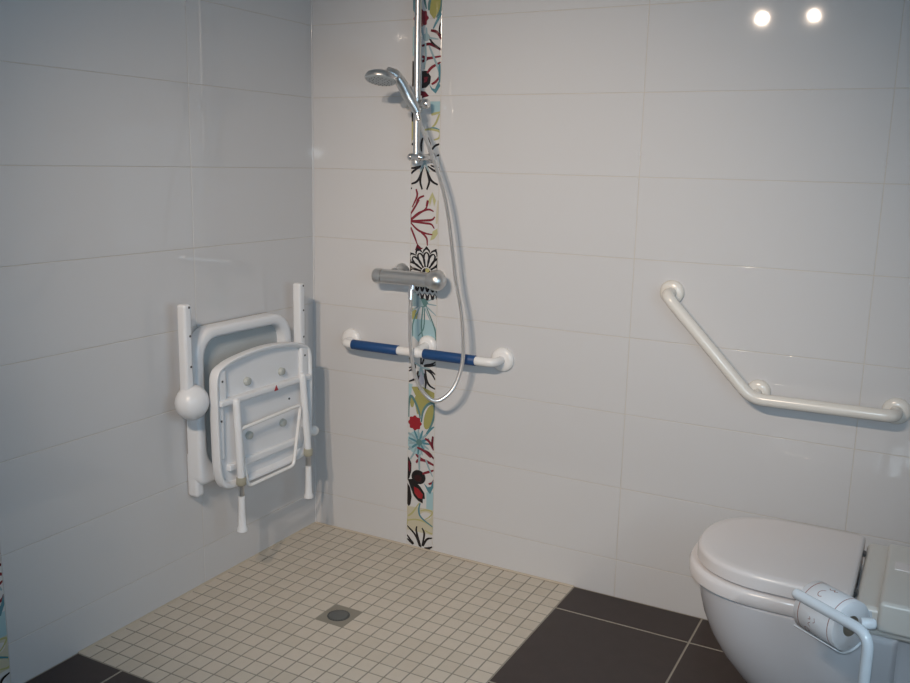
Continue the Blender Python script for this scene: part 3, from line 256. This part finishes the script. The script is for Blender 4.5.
def strip(name, place):
    names = list(PATM); bm = bmesh.new()
    def poly(pts, lay, col):
        vs = [bm.verts.new(place(a, b, lay)) for a, b in pts]
        try: f = bm.faces.new(vs)
        except Exception: return
        f.material_index = names.index(col)
    # base tiles
    for r0, r1 in zip(STRIPROWS, STRIPROWS[1:]):
        box(bm, *boxify(name, r0+G, r1-G), bev=.0012, seg=2, mi=names.index('white'))
    W = SX1-SX0
    lay = 0
    for kind, col, wd, flat in STRIP:
        lay += 1
        pts = [(flat[i]-SX0, flat[i+1]) for i in range(0, len(flat), 2)]
        if max(p[1] for p in pts) > 2.4: continue
        if kind == 'f':
            # drop repeats, clip is already inside the strip
            q = []
            for p in pts:
                if not q or (abs(p[0]-q[-1][0])+abs(p[1]-q[-1][1])) > 3e-4: q.append(p)
            if len(q) < 3: continue
            q = [(min(max(a, .001), W-.001), b) for a, b in q]
            for s in ((0, .0000),):
                vs = [V((a, b, 0)) for a, b in q]
                from mathutils.geometry import tessellate_polygon
                tris = tessellate_polygon([vs])
                for t in tris: poly([q[k] for k in t], lay, col)
        else:
            c = catmull([V((a, b, 0)) for a, b in pts], 6)
            n = len(c); L = []; R_ = []
            for i, p in enumerate(c):
                t = (c[min(i+1, n-1)]-c[max(i-1, 0)]); t = t.normalized() if t.length > 0 else V((0, 1, 0))
                e = wd*(.45+.35*math.sin(PI*min(1, (i+2)/(n+1))))
                s = V((-t.y, t.x, 0))*e
                cl = lambda v: (min(max(v.x, .001), W-.001), v.y)
                L.append(cl(p+s)); R_.append(cl(p-s))
            for i in range(n-1): poly([L[i], L[i+1], R_[i+1], R_[i]], lay, col)
    return struct(name, bm, None, [PATM[k] for k in names], smooth=False)
STRIPROWS = rows
def boxify(name, r0, r1):
    if name == 'trim_1': return (SX0+.0008, 0, r0), (SX1-.0008, .006, r1)
    return (-.006, -LY1+.0008, r0), (0, -LY0-.0008, r1)
strip('trim_1', lambda a, b, lay: V((SX0+a, -.0002-lay*2.5e-6, b)))
strip('trim_2', lambda a, b, lay: V((.0002+lay*2.5e-6, -LY1+a, b)))

# ------------------------------------------------------------------ floor drain
dr = thing('floor_drain', (.483, -.532, 0), 'square metal floor drain with round grate set in the beige mosaic', 'drain')
bm = bmesh.new(); ox0, ox1, oy0, oy1 = .4330, .5303, -.5861, -.4807
box(bm, (ox0, oy0, -.006), (ox1, oy1, -.0012)); cx, cy = (ox0+ox1)/2, (oy0+oy1)/2
link('drain_plate', bm, M['steel'], dr)
bm = bmesh.new(); lathe(bm, (cx, cy, -.0018), (0, 0, 1), [(0, .0335), (.0016, .0335), (.0016, .0295), (0, .0295)], 36)
link('drain_ring', bm, M['screw'], dr)
bm = bmesh.new(); lathe(bm, (cx, cy, -.0018), (0, 0, 1), [(0, .029), (.0026, .0285), (.0032, .027), (.0032, 0)], 36)
link('drain_grate', bm, M['steel'], dr)
bm = bmesh.new()
for k in range(24):
    a = 2*PI*k/24; box(bm, (-.0012, .0295, 0), (.0012, .034, .0016), mtx=Matrix.Translation((cx, cy, -.0006)) @ Matrix.Rotation(a, 4, 'Z'))
link('grate_teeth', bm, M['steel'], dr)

# ------------------------------------------------------------------ shower rail
RX = .4415
rail = thing('shower_rail', (RX, 0, 1.337), 'chrome vertical shower riser rail mounted over the floral tile strip', 'shower rail')
bm = bmesh.new(); tube(bm, [(RX, -.05, 1.318), (RX, -.05, 2.02)], .0105, 20); link('rail_tube', bm, M['satin'], rail)
for z in (1.337, 1.99):
    bm = bmesh.new()
    tube(bm, [(RX-.012, -.05, z), (RX+.012, -.05, z)], .0135, 20)
    ball(bm, (RX-.019, -.05, z), .0125)
    tube(bm, fillet([(RX, -.05, z), (RX+.016, -.045, z), (RX+.028, -.020, z), (RX+.030, -.004, z)], .012), .0100, 16)
    lathe(bm, (RX+.030, 0, z), (0, -1, 0), [(.0004, .017), (.006, .017), (.009, .014), (.012, .010)], 24)
    link('wall_bracket', bm, M['chrome'], rail)
bm = bmesh.new()
tube(bm, [(RX, -.05, 1.475), (RX, -.05, 1.525)], .0155, 20)
tube(bm, [(RX-.016, -.052, 1.500), (RX+.022, -.052, 1.500)], .0125, 18)
link('slider', bm, M['satin'], rail)
bm = bmesh.new(); lathe(bm, (RX+.020, -.052, 1.4995), (1, 0, 0), [(0, .010), (.004, .0145), (.018, .0155), (.024, .012), (.026, 0)], 20); link('slider_knob', bm, M['chrome'], rail)
bm = bmesh.new()
tube(bm, [(RX-.018, -.062, 1.498), (RX-.018, -.098, 1.496)], .012, 18)
lathe(bm, (RX-.018, -.060, 1.498), (-1, 0, 0), [(-.006, .016), (.006, .018), (.012, .014), (.014, 0)], 22)
link('hand_shower_cradle', bm, M['satin'], rail)

# ------------------------------------------------------------------ hand shower
hs = thing('hand_shower', (.432, -.115, 1.50), 'chrome hand shower with round grey head held on the slider of the riser rail', 'shower head')
# handle runs from the hose end up and over to the head
hp = [(.4750, -.104, 1.4720), (.4640, -.112, 1.4960), (.4490, -.122, 1.5250), (.4400, -.138, 1.5540), (.4290, -.158, 1.5770), (.4140, -.180, 1.5860)]
bm = bmesh.new(); c = catmull(hp, 8)
tube(bm, c, .012, 20, rfun=lambda i, n: .0125+.0050*math.sin(PI*min(1, i/n*1.1)) if i < n*.75 else .0170-(i-n*.75)/n*.010)
link('handle', bm, M['satin'], hs)
hc = V((.4050, -.200, 1.5680)); hd = V((.03, -.26, -.96)).normalized()
bm = bmesh.new(); lathe(bm, hc, hd, [(-.018, .0), (-.0175, .014), (-.014, .030), (-.006, .044), (.003, .0485), (.009, .0475)], 36); link('head_shell', bm, M['satin'], hs)
bm = bmesh.new(); lathe(bm, hc, hd, [(.0088, .0465), (.0115, .0440), (.0130, .036), (.0135, 0)], 36); face = link('spray_face', bm, M['headgrey'], hs)
bm = bmesh.new(); s_, u_ = frame(hd)
for rr, nn in ((.013, 6), (.024, 12), (.034, 18)):
    for k in range(nn):
        a = 2*PI*k/nn; lathe(bm, hc+hd*.0128+(s_*math.cos(a)+u_*math.sin(a))*rr, hd, [(0, .0016), (.002, .0010), (.0022, 0)], 8)
nz = link('nozzles', bm, M['screw'], hs); nz['kind'] = 'stuff'

# ------------------------------------------------------------------ shower hose
hose = [(.4750, -.102, 1.4660), (.4850, -.100, 1.4350), (.5020, -.098, 1.3980), (.5320, -.096, 1.3290), (.5660, -.094, 1.2400), (.5880, -.094, 1.1500), (.6040, -.096, 1.0580), (.6190, -.098, .9660),
        (.6420, -.102, .8740), (.6540, -.106, .7800), (.6530, -.110, .7000), (.6250, -.113, .6220), (.5740, -.114, .5760), (.5290, -.113, .5850), (.4880, -.110, .6360), (.4630, -.104, .7260), (.4530, -.094, .8240), (.4470, -.082, .9080)]
ho = thing('shower_hose', (.4750, -.102, 1.466), 'long chrome shower hose looping below the mixer in front of the grab bar', 'hose')
bm = bmesh.new(); pts = catmull(hose, 60)
# even resampling, then ribs
L = [0]
for a, b in zip(pts, pts[1:]): L.append(L[-1]+(b-a).length)
N = int(L[-1]/.0019); rs = []; j = 0
for i in range(N+1):
    d = L[-1]*i/N
    while j < len(L)-2 and L[j+1] < d: j += 1
    t = (d-L[j])/max(1e-9, L[j+1]-L[j]); rs.append(pts[j].lerp(pts[j+1], min(1, t)))
tube(bm, rs, .0062, 10, rfun=lambda i, n: .0068 if i % 2 else .0056)
link('hose_tube', bm, M['hosemetal'], ho)
bm = bmesh.new(); tube(bm, [rs[0]+(rs[0]-rs[8]).normalized()*.008, rs[10]], .0088, 14); link('hose_nut', bm, M['chrome'], ho)
bm = bmesh.new(); tube(bm, [rs[-1]+(rs[-1]-rs[-9]).normalized()*.012, rs[-12]], .0090, 14); link('hose_nut', bm, M['chrome'], ho)

# ------------------------------------------------------------------ thermostatic mixer
mx = thing('shower_mixer', (.435, 0, .954), 'horizontal chrome thermostatic shower mixer bar across the floral tile strip', 'mixer tap')
MZ, MY = .953, -.068
bm = bmesh.new(); tube(bm, [(.334, MY, MZ), (.522, MY, MZ)], .0235, 32); link('valve_body', bm, M['satin'], mx)
bm = bmesh.new(); lathe(bm, (.332, MY, MZ), (-1, 0, 0), [(-.001, .0200), (.002, .0245), (.022, .0250), (.030, .0225), (.036, .014), (.037, 0)], 32); k1 = link('temperature_knob', bm, M['satin'], mx)
bm = bmesh.new(); lathe(bm, (.524, MY, MZ), (1, 0, 0), [(-.020, .0220), (-.016, .0262), (-.004, .0305), (.008, .0325), (.018, .0315), (.028, .0265), (.036, .0180), (.040, .009), (.041, 0)], 36); k2 = link('flow_knob', bm, M['satin'], mx)
for x in (.366, .502):
    bm = bmesh.new(); lathe(bm, (x, 0, MZ+(.012 if x < .4 else 0)), (0, -1, 0), [(.0004, .027), (.006, .027), (.012, .023), (.020, .016), (.050, .016)], 32); link('escutcheon', bm, M['satin'], mx)
bm = bmesh.new(); tube(bm, [(.447, MY-.004, MZ-.018), (.447, MY-.006, MZ-.036)], .0105, 16); link('hose_outlet', bm, M['chrome'], mx)

# ------------------------------------------------------------------ blue and white grab bar
def flange(bm, x, z, r=.036):
    lathe(bm, (x, 0, z), (0, -1, 0), [(.0004, r), (.006, r), (.011, r*.93), (.015, r*.75), (.017, r*.48)], 36)
gb = thing('grab_bar', (.46, 0, .71), 'straight white grab bar with two blue grip sleeves below the shower mixer', 'grab bar')
GZ, GY = .711, -.068; R1 = .0140
bm = bmesh.new()
tube(bm, fillet([(.172, -.010, GZ), (.172, GY, GZ), (.452, GY, GZ), (.744, GY, GZ), (.744, -.010, GZ)], .034, 9), R1, 24)
link('bar_tube', bm, M['plastic_white'], gb)
for x in (.162, .744):
    bm = bmesh.new(); flange(bm, x, GZ, .039); link('wall_flange', bm, M['plastic_white'], gb)
bm = bmesh.new(); flange(bm, .468, GZ+.014, .034); tube(bm, [(.468, -.010, GZ+.014), (.466, GY+.004, GZ+.004)], .0150, 20); ball(bm, (.466, GY, GZ+.001), .0180); link('centre_support', bm, M['plastic_white'], gb)
for a, b in ((.212, .393), (.492, .680)):
    bm = bmesh.new(); lathe(bm, (a, GY, GZ), (1, 0, 0), [(0, R1*.9), (0, .0158), (.001, .0165), (b-a-.001, .0165), (b-a, .0158), (b-a, R1*.9)], 32)
    link('grip_sleeve', bm, M['blue'], gb)['label'] = 'blue grip sleeve'

# ------------------------------------------------------------------ angled grab rail
ar = thing('angled_grab_rail', (1.53, 0, .711), 'white bent grab rail fixed to the wall above the toilet', 'grab rail')
bm = bmesh.new(); AY = -.068
tube(bm, fillet([(1.270, -.010, .972), (1.270, AY, .972), (1.523, AY, .709), (1.878, AY, .712), (1.878, -.010, .712)], .036, 9), .0165, 24)
link('rail_tube', bm, M['plastic_warm'], ar)
for x, z in ((1.270, .972), (1.878, .712)):
    bm = bmesh.new(); flange(bm, x, z, .035); link('wall_flange', bm, M['plastic_warm'], ar)
bm = bmesh.new(); flange(bm, 1.530, .716, .033); tube(bm, [(1.530, -.010, .716), (1.530, AY+.004, .710)], .0125, 18); link('middle_support', bm, M['plastic_warm'], ar)

# ------------------------------------------------------------------ folding shower seat
st = thing('folding_shower_seat', (0, -.42, .45), 'white wall mounted folding shower seat, folded up with arms and legs raised', 'shower seat')
# wall frame with the open back
bm = bmesh.new(); ringplate(bm, rrect(-.643, -.198, .350, .828, (.03, .03, .085, .085)), rrect(-.606, -.238, .392, .794, (.07, .07, .055, .055)), .012, .058, .010)
link('back_frame', bm, M['plastic'], st)
bm = bmesh.new()
box(bm, (.0006, -.615, .380), (.026, -.228, .800), bev=.004); link('back_panel', bm, M['greypanel'], st)
for y in (-.6255, -.2155):
    bm = bmesh.new(); box(bm, (.0008, y-.0165, .312), (.042, y+.0165, .450), bev=.010, seg=4); link('wall_foot', bm, M['plastic'], st, flat=True)
# arms folded up
for sy, y, z0, z1 in ((-1, -.703, .600, .916), (1, -.184, .420, .922)):
    bm = bmesh.new(); box(bm, (.060, y-.0145, z0), (.092, y+.0145, z1), bev=.0085, seg=4); a = link('armrest', bm, M['plastic'], st, flat=True)
    for z in (z1-.009, z1-.091, z1-.180):
        bm = bmesh.new(); lathe(bm, (.0915, y+.004, z), (1, 0, 0), [(0, .0038), (.0014, .0032), (.0016, 0)], 12)
        link('screw', bm, M['screw'], a)
bm = bmesh.new(); ball(bm, (.080, -.688, .628), .052, 32, .86, axis=(1, 0, 0)); tube(bm, [(.030, -.640, .628), (.075, -.690, .628)], .022, 18); link('arm_hinge', bm, M['plastic'], st)
bm = bmesh.new(); ball(bm, (.085, -.122, .400), .019, 24); tube(bm, [(.060, -.200, .400), (.085, -.130, .400)], .012, 16); link('arm_hinge', bm, M['plastic_white'], st)
# seat pan, underside to the front
def pan_outline(s=0):
    ctl = [(-.612+s, .352+s), (-.636+s, .400), (-.641+s, .480), (-.643+s, .640), (-.638+s, .700), (-.608, .727-s), (-.540, .744-s), (-.420, .754-s), (-.300, .746-s), (-.225, .728-s), (-.192-s, .700), (-.186-s, .640), (-.188-s, .480), (-.196-s, .400), (-.225-s, .352+s), (-.310, .342+s), (-.540, .342+s)]
    P = [V((0, y, z)) for y, z in ctl]; P = P+P[:3]
    c = catmull(P, 6); return [(p.y, p.z) for p in c[6:6+6*(len(ctl))]]
XA = .098
o1, o2, o3 = pan_outline(0), pan_outline(.007), pan_outline(.018)
bm = bmesh.new()
loft(bm, [[V((XA, y, z)) for y, z in pan_outline(.010)], [V((XA+.003, y, z)) for y, z in pan_outline(.003)], [V((XA+.010, y, z)) for y, z in o1], [V((XA+.030, y, z)) for y, z in o1], [V((XA+.034, y, z)) for y, z in pan_outline(.003)], [V((XA+.034, y, z)) for y, z in pan_outline(.009)], [V((XA+.030, y, z)) for y, z in pan_outline(.013)], [V((XA+.016, y, z)) for y, z in o3]])
pan = link('seat_pan', bm, M['plastic'], st, flat=True)
bm = bmesh.new(); box(bm, (XA+.012, -.630, .605), (XA+.040, -.200, .624), bev=.006, seg=3)
box(bm, (XA+.012, -.630, .600), (XA+.030, -.592, .715), bev=.009, seg=3); box(bm, (XA+.012, -.240, .600), (XA+.030, -.200, .720), bev=.009, seg=3)
box(bm, (XA+.012, -.590, .395), (XA+.030, -.255, .418), bev=.006, seg=3)
box(bm, (XA+.012, -.628, .440), (XA+.026, -.604, .610), bev=.006, seg=3); box(bm, (XA+.012, -.228, .440), (XA+.026, -.204, .610), bev=.006, seg=3)
link('stiffening_ribs', bm, M['plastic'], st, flat=True)
for y, z in ((-.493, .656), (-.330, .655), (-.490, .484), (-.327, .484)):
    bm = bmesh.new(); lathe(bm, (XA+.014, y, z), (1, 0, 0), [(0, .014), (.012, .012), (.014, .009), (.014, 0)], 20); link('rubber_bumper', bm, M['bumper'], st)
for y, z, dx in ((-.613, .680, .030), (-.222, .690, .030), (-.617, .560, .026), (-.290, .556, .017)):
    bm = bmesh.new(); lathe(bm, (XA+dx, y, z), (1, 0, 0), [(-.006, .0040), (.001, .0036), (.0015, 0)], 12); link('screw', bm, M['screw'], pan)
bm = bmesh.new(); x_ = XA+.0402
vs = [(x_, -.393, .606), (x_, -.373, .606), (x_, -.383, .624)]; f = [bm.verts.new(v) for v in vs]; g_ = [bm.verts.new((v[0]+.001, v[1], v[2])) for v in vs]
bm.faces.new(f); bm.faces.new(g_)
for i in range(3): bm.faces.new((f[i], f[(i+1) % 3], g_[(i+1) % 3], g_[i]))
link('arrow_mark', bm, M['red'], st, smooth=False)['label'] = 'small red triangle mark'
# legs
LXx = XA+.052
for y, yb, z0 in ((-.570, -.568, .602), (-.252, -.238, .616)):
    bm = bmesh.new(); tube(bm, [(LXx-.010, y, z0+.010), (LXx, yb, .372)], .0115, 18, domed=True); lg = link('leg', bm, M['plastic'], st)
    bm = bmesh.new(); lathe(bm, (LXx, yb, .378), (0, 0, -1), [(0, .0140), (.010, .0150), (.022, .0150), (.026, .0110)], 20); link('leg_collar', bm, M['clampbeige'], lg)
    bm = bmesh.new(); tube(bm, [(LXx, yb, .360), (LXx, yb, .305)], .0085, 16); link('leg_extension', bm, M['satin'], lg)
    bm = bmesh.new(); lathe(bm, (LXx, yb, .318), (0, 0, -1), [(0, .0100), (.060, .0110), (.096, .0125), (.104, .0160), (.112, .0160), (.113, 0)], 20); link('leg_foot', bm, M['plastic'], lg)
bm = bmesh.new()
loop = [(LXx-.006, -.548, .420), (LXx-.006, -.562, .525), (LXx-.006, -.268, .535), (LXx-.006, -.308, .338), (LXx-.006, -.530, .336), (LXx-.006, -.548, .420)]
tube(bm, fillet(loop, .018, 6), .0055, 12); link('link_rod', bm, M['plastic_white'], st)

# ------------------------------------------------------------------ toilet
wc = thing('toilet', (1.75, -.457, 0), 'white wall hung toilet with closed lid below the bent grab rail', 'toilet')
CY = -.457
def dshape(tip, rear, hw, semi, z, n=30, ex=2.3, rr=.012):
    out = []
    for k in range(n+1):
        a = -PI/2+PI*k/n
        cx_, sy_ = math.cos(a), math.sin(a)
        X = tip+semi-semi*abs(cx_)**(2/ex); Y = CY-hw*(1 if sy_ > 0 else -1)*abs(sy_)**(2/ex)
        out.append(V((X, Y, z)))
    out += [V((rear-rr, out[-1].y, z)), V((rear, out[-1].y+rr, z)), V((rear, CY+hw-rr, z)), V((rear-rr, CY+hw, z))]
    return out
bm = bmesh.new()
secs = [(.072, 1.735, .075, .16), (.086, 1.700, .092, .17), (.113, 1.652, .112, .18), (.150, 1.610, .130, .19), (.204, 1.566, .150, .20), (.250, 1.540, .164, .20), (.297, 1.521, .174, .20), (.340, 1.510, .181, .20), (.370, 1.504, .185, .20), (.380, 1.503, .186, .20), (.384, 1.508, .182, .195)]
loft(bm, [dshape(t, 1.945, hw, s, z) for z, t, hw, s in secs]); link('bowl', bm, M['porcelain'], wc)
bm = bmesh.new(); loft(bm, [dshape(1.490, 1.849, .186, .2, .3852), dshape(1.482, 1.850, .191, .2, .390), dshape(1.481, 1.850, .192, .2, .412), dshape(1.485, 1.849, .189, .2, .4195), dshape(1.496, 1.848, .183, .19, .4215)]); link('seat_ring', bm, M['lid'], wc)
bm = bmesh.new(); loft(bm, [dshape(1.503, 1.848, .183, .19, .4255), dshape(1.498, 1.851, .188, .2, .4285), dshape(1.498, 1.851, .188, .2, .4500), dshape(1.501, 1.850, .1865, .198, .4570), dshape(1.507, 1.846, .181, .19, .4610), dshape(1.525, 1.838, .165, .18, .4615)]); link('lid', bm, M['lid'], wc, flat=True)
bm = bmesh.new(); box(bm, (1.8565, CY-.184, .384), (2.20, CY+.186, .446), bev=.012, seg=3); link('rear_deck', bm, M['deck'], wc, flat=True)
for y in (CY-.12, CY+.105):
    bm = bmesh.new(); tube(bm, [(1.8535, y-.010, .444), (1.8535, y+.010, .444)], .0045, 14); link('hinge', bm, M['screw'], wc)
bm = bmesh.new(); box(bm, (1.902, CY-.196, .400), (2.2185, CY+.147, .468), bev=.010, seg=4); cv = link('cistern_cover', bm, M['deck'], wc, flat=True)
bm = bmesh.new(); box(bm, (1.921, CY-.012, .467), (2.01, CY+.032, .4700), bev=.0012, seg=2); link('flush_button', bm, M['lid'], cv, flat=True)
bm = bmesh.new(); box(bm, (1.935, CY-.085, .090), (2.2185, CY+.085, .398), bev=.02, seg=3); link('wall_mount', bm, M['porcelain'], wc)

# ------------------------------------------------------------------ toilet roll stand and roll
ts = thing('toilet_roll_stand', (1.897, -.872, 0), 'white bent tube toilet roll stand at the near side of the toilet', 'toilet roll holder')
A, B = V((1.758, -.774, .500)), V((1.890, -.8695, .500)); C = V((1.897, -.8745, .012))
bm = bmesh.new(); tube(bm, fillet([A, B+V((.006, -.004, 0)), C], .034, 10), .0103, 20, domed=True); link('stand_tube', bm, M['stand'], ts)
bm = bmesh.new(); lathe(bm, (1.897, -.8745, 0), (0, 0, 1), [(.0004, .11), (.008, .11), (.014, .10), (.018, .02), (.03, .012)], 40); link('stand_base', bm, M['stand'], ts)
ax = (B-A).normalized(); RC = V((1.822, -.764, .468)); nrm = V((-ax.y, ax.x, 0))   # nrm points away from the tube, towards the toilet
if nrm.y < 0: nrm = -nrm
def cyl(t, ang, r):  # point on the roll; ang 0 = towards camera side, 90deg = up
    return RC+ax*t+(-nrm*math.cos(ang)+V((0, 0, 1))*math.sin(ang))*r
bm = bmesh.new(); r0, r1 = .0525, .0550; t0, t1 = -.058, .050
n = 22; rings = []
for t, r in ((t0, r0), (t0, r1), (t1, r1), (t1, r0)):
    rings.append([cyl(t, math.radians(-52-150*k/n), r) for k in range(n+1)])
R_ = [[bm.verts.new(p) for p in r] for r in rings]
for a in range(4):
    for k in range(n): bm.faces.new((R_[a][k], R_[a][k+1], R_[(a+1) % 4][k+1], R_[(a+1) % 4][k]))
bm.faces.new([R_[a][0] for a in range(4)]); bm.faces.new([R_[a][n] for a in range(3, -1, -1)])
link('roll_tray', bm, M['stand'], ts)
bm = bmesh.new()
tube(bm, [RC+ax*-.060, RC+ax*.066], .0075, 14)
tube(bm, fillet([RC+ax*.064, RC+ax*.070+V((0, 0, .004)), B+V((.004, .004, -.018))], .01), .0060, 12)
link('roll_axle', bm, M['stand'], ts)
bm = bmesh.new(); lathe(bm, RC+ax*.062+nrm*.012+V((0, 0, .010)), (ax+nrm*.9+V((0, 0, .25))), [(0, .012), (.022, .0105), (.026, .006), (.0265, 0)], 16); link('axle_stub', bm, M['stand'], ts)
tp = thing('toilet_roll', RC, 'printed white toilet paper roll hanging on the white tube stand', 'toilet paper')
bm = bmesh.new(); lathe(bm, RC, ax, [(-.048, .021), (-.048, .0495), (-.047, .0505), (.047, .0505), (.048, .0495), (.048, .021)], 48)
for f in [f for f in bm.faces if len(f.verts) > 4]: bmesh.ops.delete(bm, geom=[f], context='FACES_ONLY')
link('paper', bm, M['paper'], tp)
bm = bmesh.new(); lathe(bm, RC, ax, [(-.0478, .0205), (-.0478, .0212), (.0478, .0212), (.0478, .0205)], 32)
for f in [f for f in bm.faces if len(f.verts) > 4]: bmesh.ops.delete(bm, geom=[f], context='FACES_ONLY')
bm.normal_update(); link('core', bm, M['core'], tp)
def wrap(bm, pts, w=.0007, rr=.05066):
    """a thin printed line on the paper; pts are (along the axis, degrees)"""
    c_ = catmull([V((p[0], math.radians(p[1])*rr, 0)) for p in pts], 6); L_, Q_ = [], []
    for i, p in enumerate(c_):
        t = (c_[min(i+1, len(c_)-1)]-c_[max(i-1, 0)]).normalized(); s = V((-t.y, t.x, 0))*w
        L_.append(bm.verts.new(cyl((p+s).x, (p+s).y/rr, rr))); Q_.append(bm.verts.new(cyl((p-s).x, (p-s).y/rr, rr)))
    for i in range(len(c_)-1): bm.faces.new((L_[i], L_[i+1], Q_[i+1], Q_[i]))
bm = bmesh.new()
for t in (-.036, .036):
    wrap(bm, [(t, a) for a in range(-160, 181, 10)], .0008)
wrap(bm, [(-.008, 78), (-.014, 72), (-.015, 62), (-.010, 56), (-.004, 58)], .0007)        # the large C
wrap(bm, [(-.010, 92), (-.004, 88), (.000, 95), (.004, 88), (.008, 94)], .0009)           # squiggle above it
wrap(bm, [(-.022, -30), (-.016, -28), (-.012, -34), (-.016, -42), (-.022, -40), (-.022, -30)], .0007)   # D
wrap(bm, [(-.006, -20), (-.010, -14), (-.005, -8)], .0006); wrap(bm, [(-.010, -2), (-.005, 0), (-.007, 5)], .0006)
wrap(bm, [(.002, -6), (.006, -2), (.004, 6)], .0006)
link('print', bm, M['print'], tp)['label'] = 'red-brown printed lines and letters'

# ------------------------------------------------------------------ lamps over the mirror on the wall behind the camera
def spot(name, loc, aim, energy, color, size, blend, radius):
    l = bpy.data.lights.new(name, 'SPOT'); l.energy = energy; l.color = color; l.spot_size = math.radians(size); l.spot_blend = blend; l.shadow_soft_size = radius
    o = bpy.data.objects.new(name, l); COL.objects.link(o); o.location = loc
    o.rotation_euler = (V(aim)-V(loc)).to_track_quat('-Z', 'Y').to_euler(); return o
for i, x in enumerate((.98, 1.235)):
    spot('mirror_lamp', (x, -2.57, 2.10), (.74, 0, .68), 88, (1, .81, .64), 66, 1, .0135)
# photographer's flash, at the camera
spot('camera_flash', (1.93, -2.60, 1.37), (1.15, 0, .36), 52, (.70, .87, 1), 88, 1, .012)
# unseen glowing pane, framed like a window, added for bluish fill light
WY0, WY1, WZ0, WZ1 = -1.95, -1.05, .80, 1.50
pm = mat('frosted_daylit_pane', (.5, .6, .7), .5, noise=.02); pb = pm.node_tree.nodes['Principled BSDF']
pb.inputs['Emission Color'].default_value = (.50, .77, 1, 1); pb.inputs['Emission Strength'].default_value = 3.8
bm = bmesh.new()
for a, b in (((XR-.03, WY0-.05, WZ0-.05), (XR-.0004, WY0, WZ1+.05)), ((XR-.03, WY1, WZ0-.05), (XR-.0004, WY1+.05, WZ1+.05)), ((XR-.03, WY0, WZ0-.05), (XR-.0004, WY1, WZ0)), ((XR-.03, WY0, WZ1), (XR-.0004, WY1, WZ1+.05))):
    box(bm, a, b, bev=.004)
wn = struct('window_1', bm, M['plastic_white'], flat=True)
bm = bmesh.new(); box(bm, (XR-.014, WY0, WZ0), (XR-.004, WY1, WZ1)); link('pane', bm, pm, wn, smooth=False)

w = bpy.data.worlds.new('room_air'); w.use_nodes = True; w.node_tree.nodes['Background'].inputs[0].default_value = (.6, .7, .8, 1); w.node_tree.nodes['Background'].inputs[1].default_value = .1; scene.world = w

# ------------------------------------------------------------------ camera
cd = bpy.data.cameras.new('camera'); cam = bpy.data.objects.new('camera', cd); COL.objects.link(cam)
cd.sensor_width = 36; cd.lens = 36*906.321/910; cd.clip_start = .02
R3 = Matrix(((0.880949, -0.110046, 0.460238), (0.472717, 0.160181, -0.866534), (0.021637, 0.980934, 0.193132)))
cam.matrix_world = Matrix.Translation((1.93175, -2.56666, 1.32143)) @ R3.to_4x4()
scene.camera = cam
vs_ = scene.view_settings; vs_.view_transform = 'Standard'; vs_.look = 'None'; vs_.gamma = 1; vs_.exposure = 0; vs_.use_curve_mapping = False
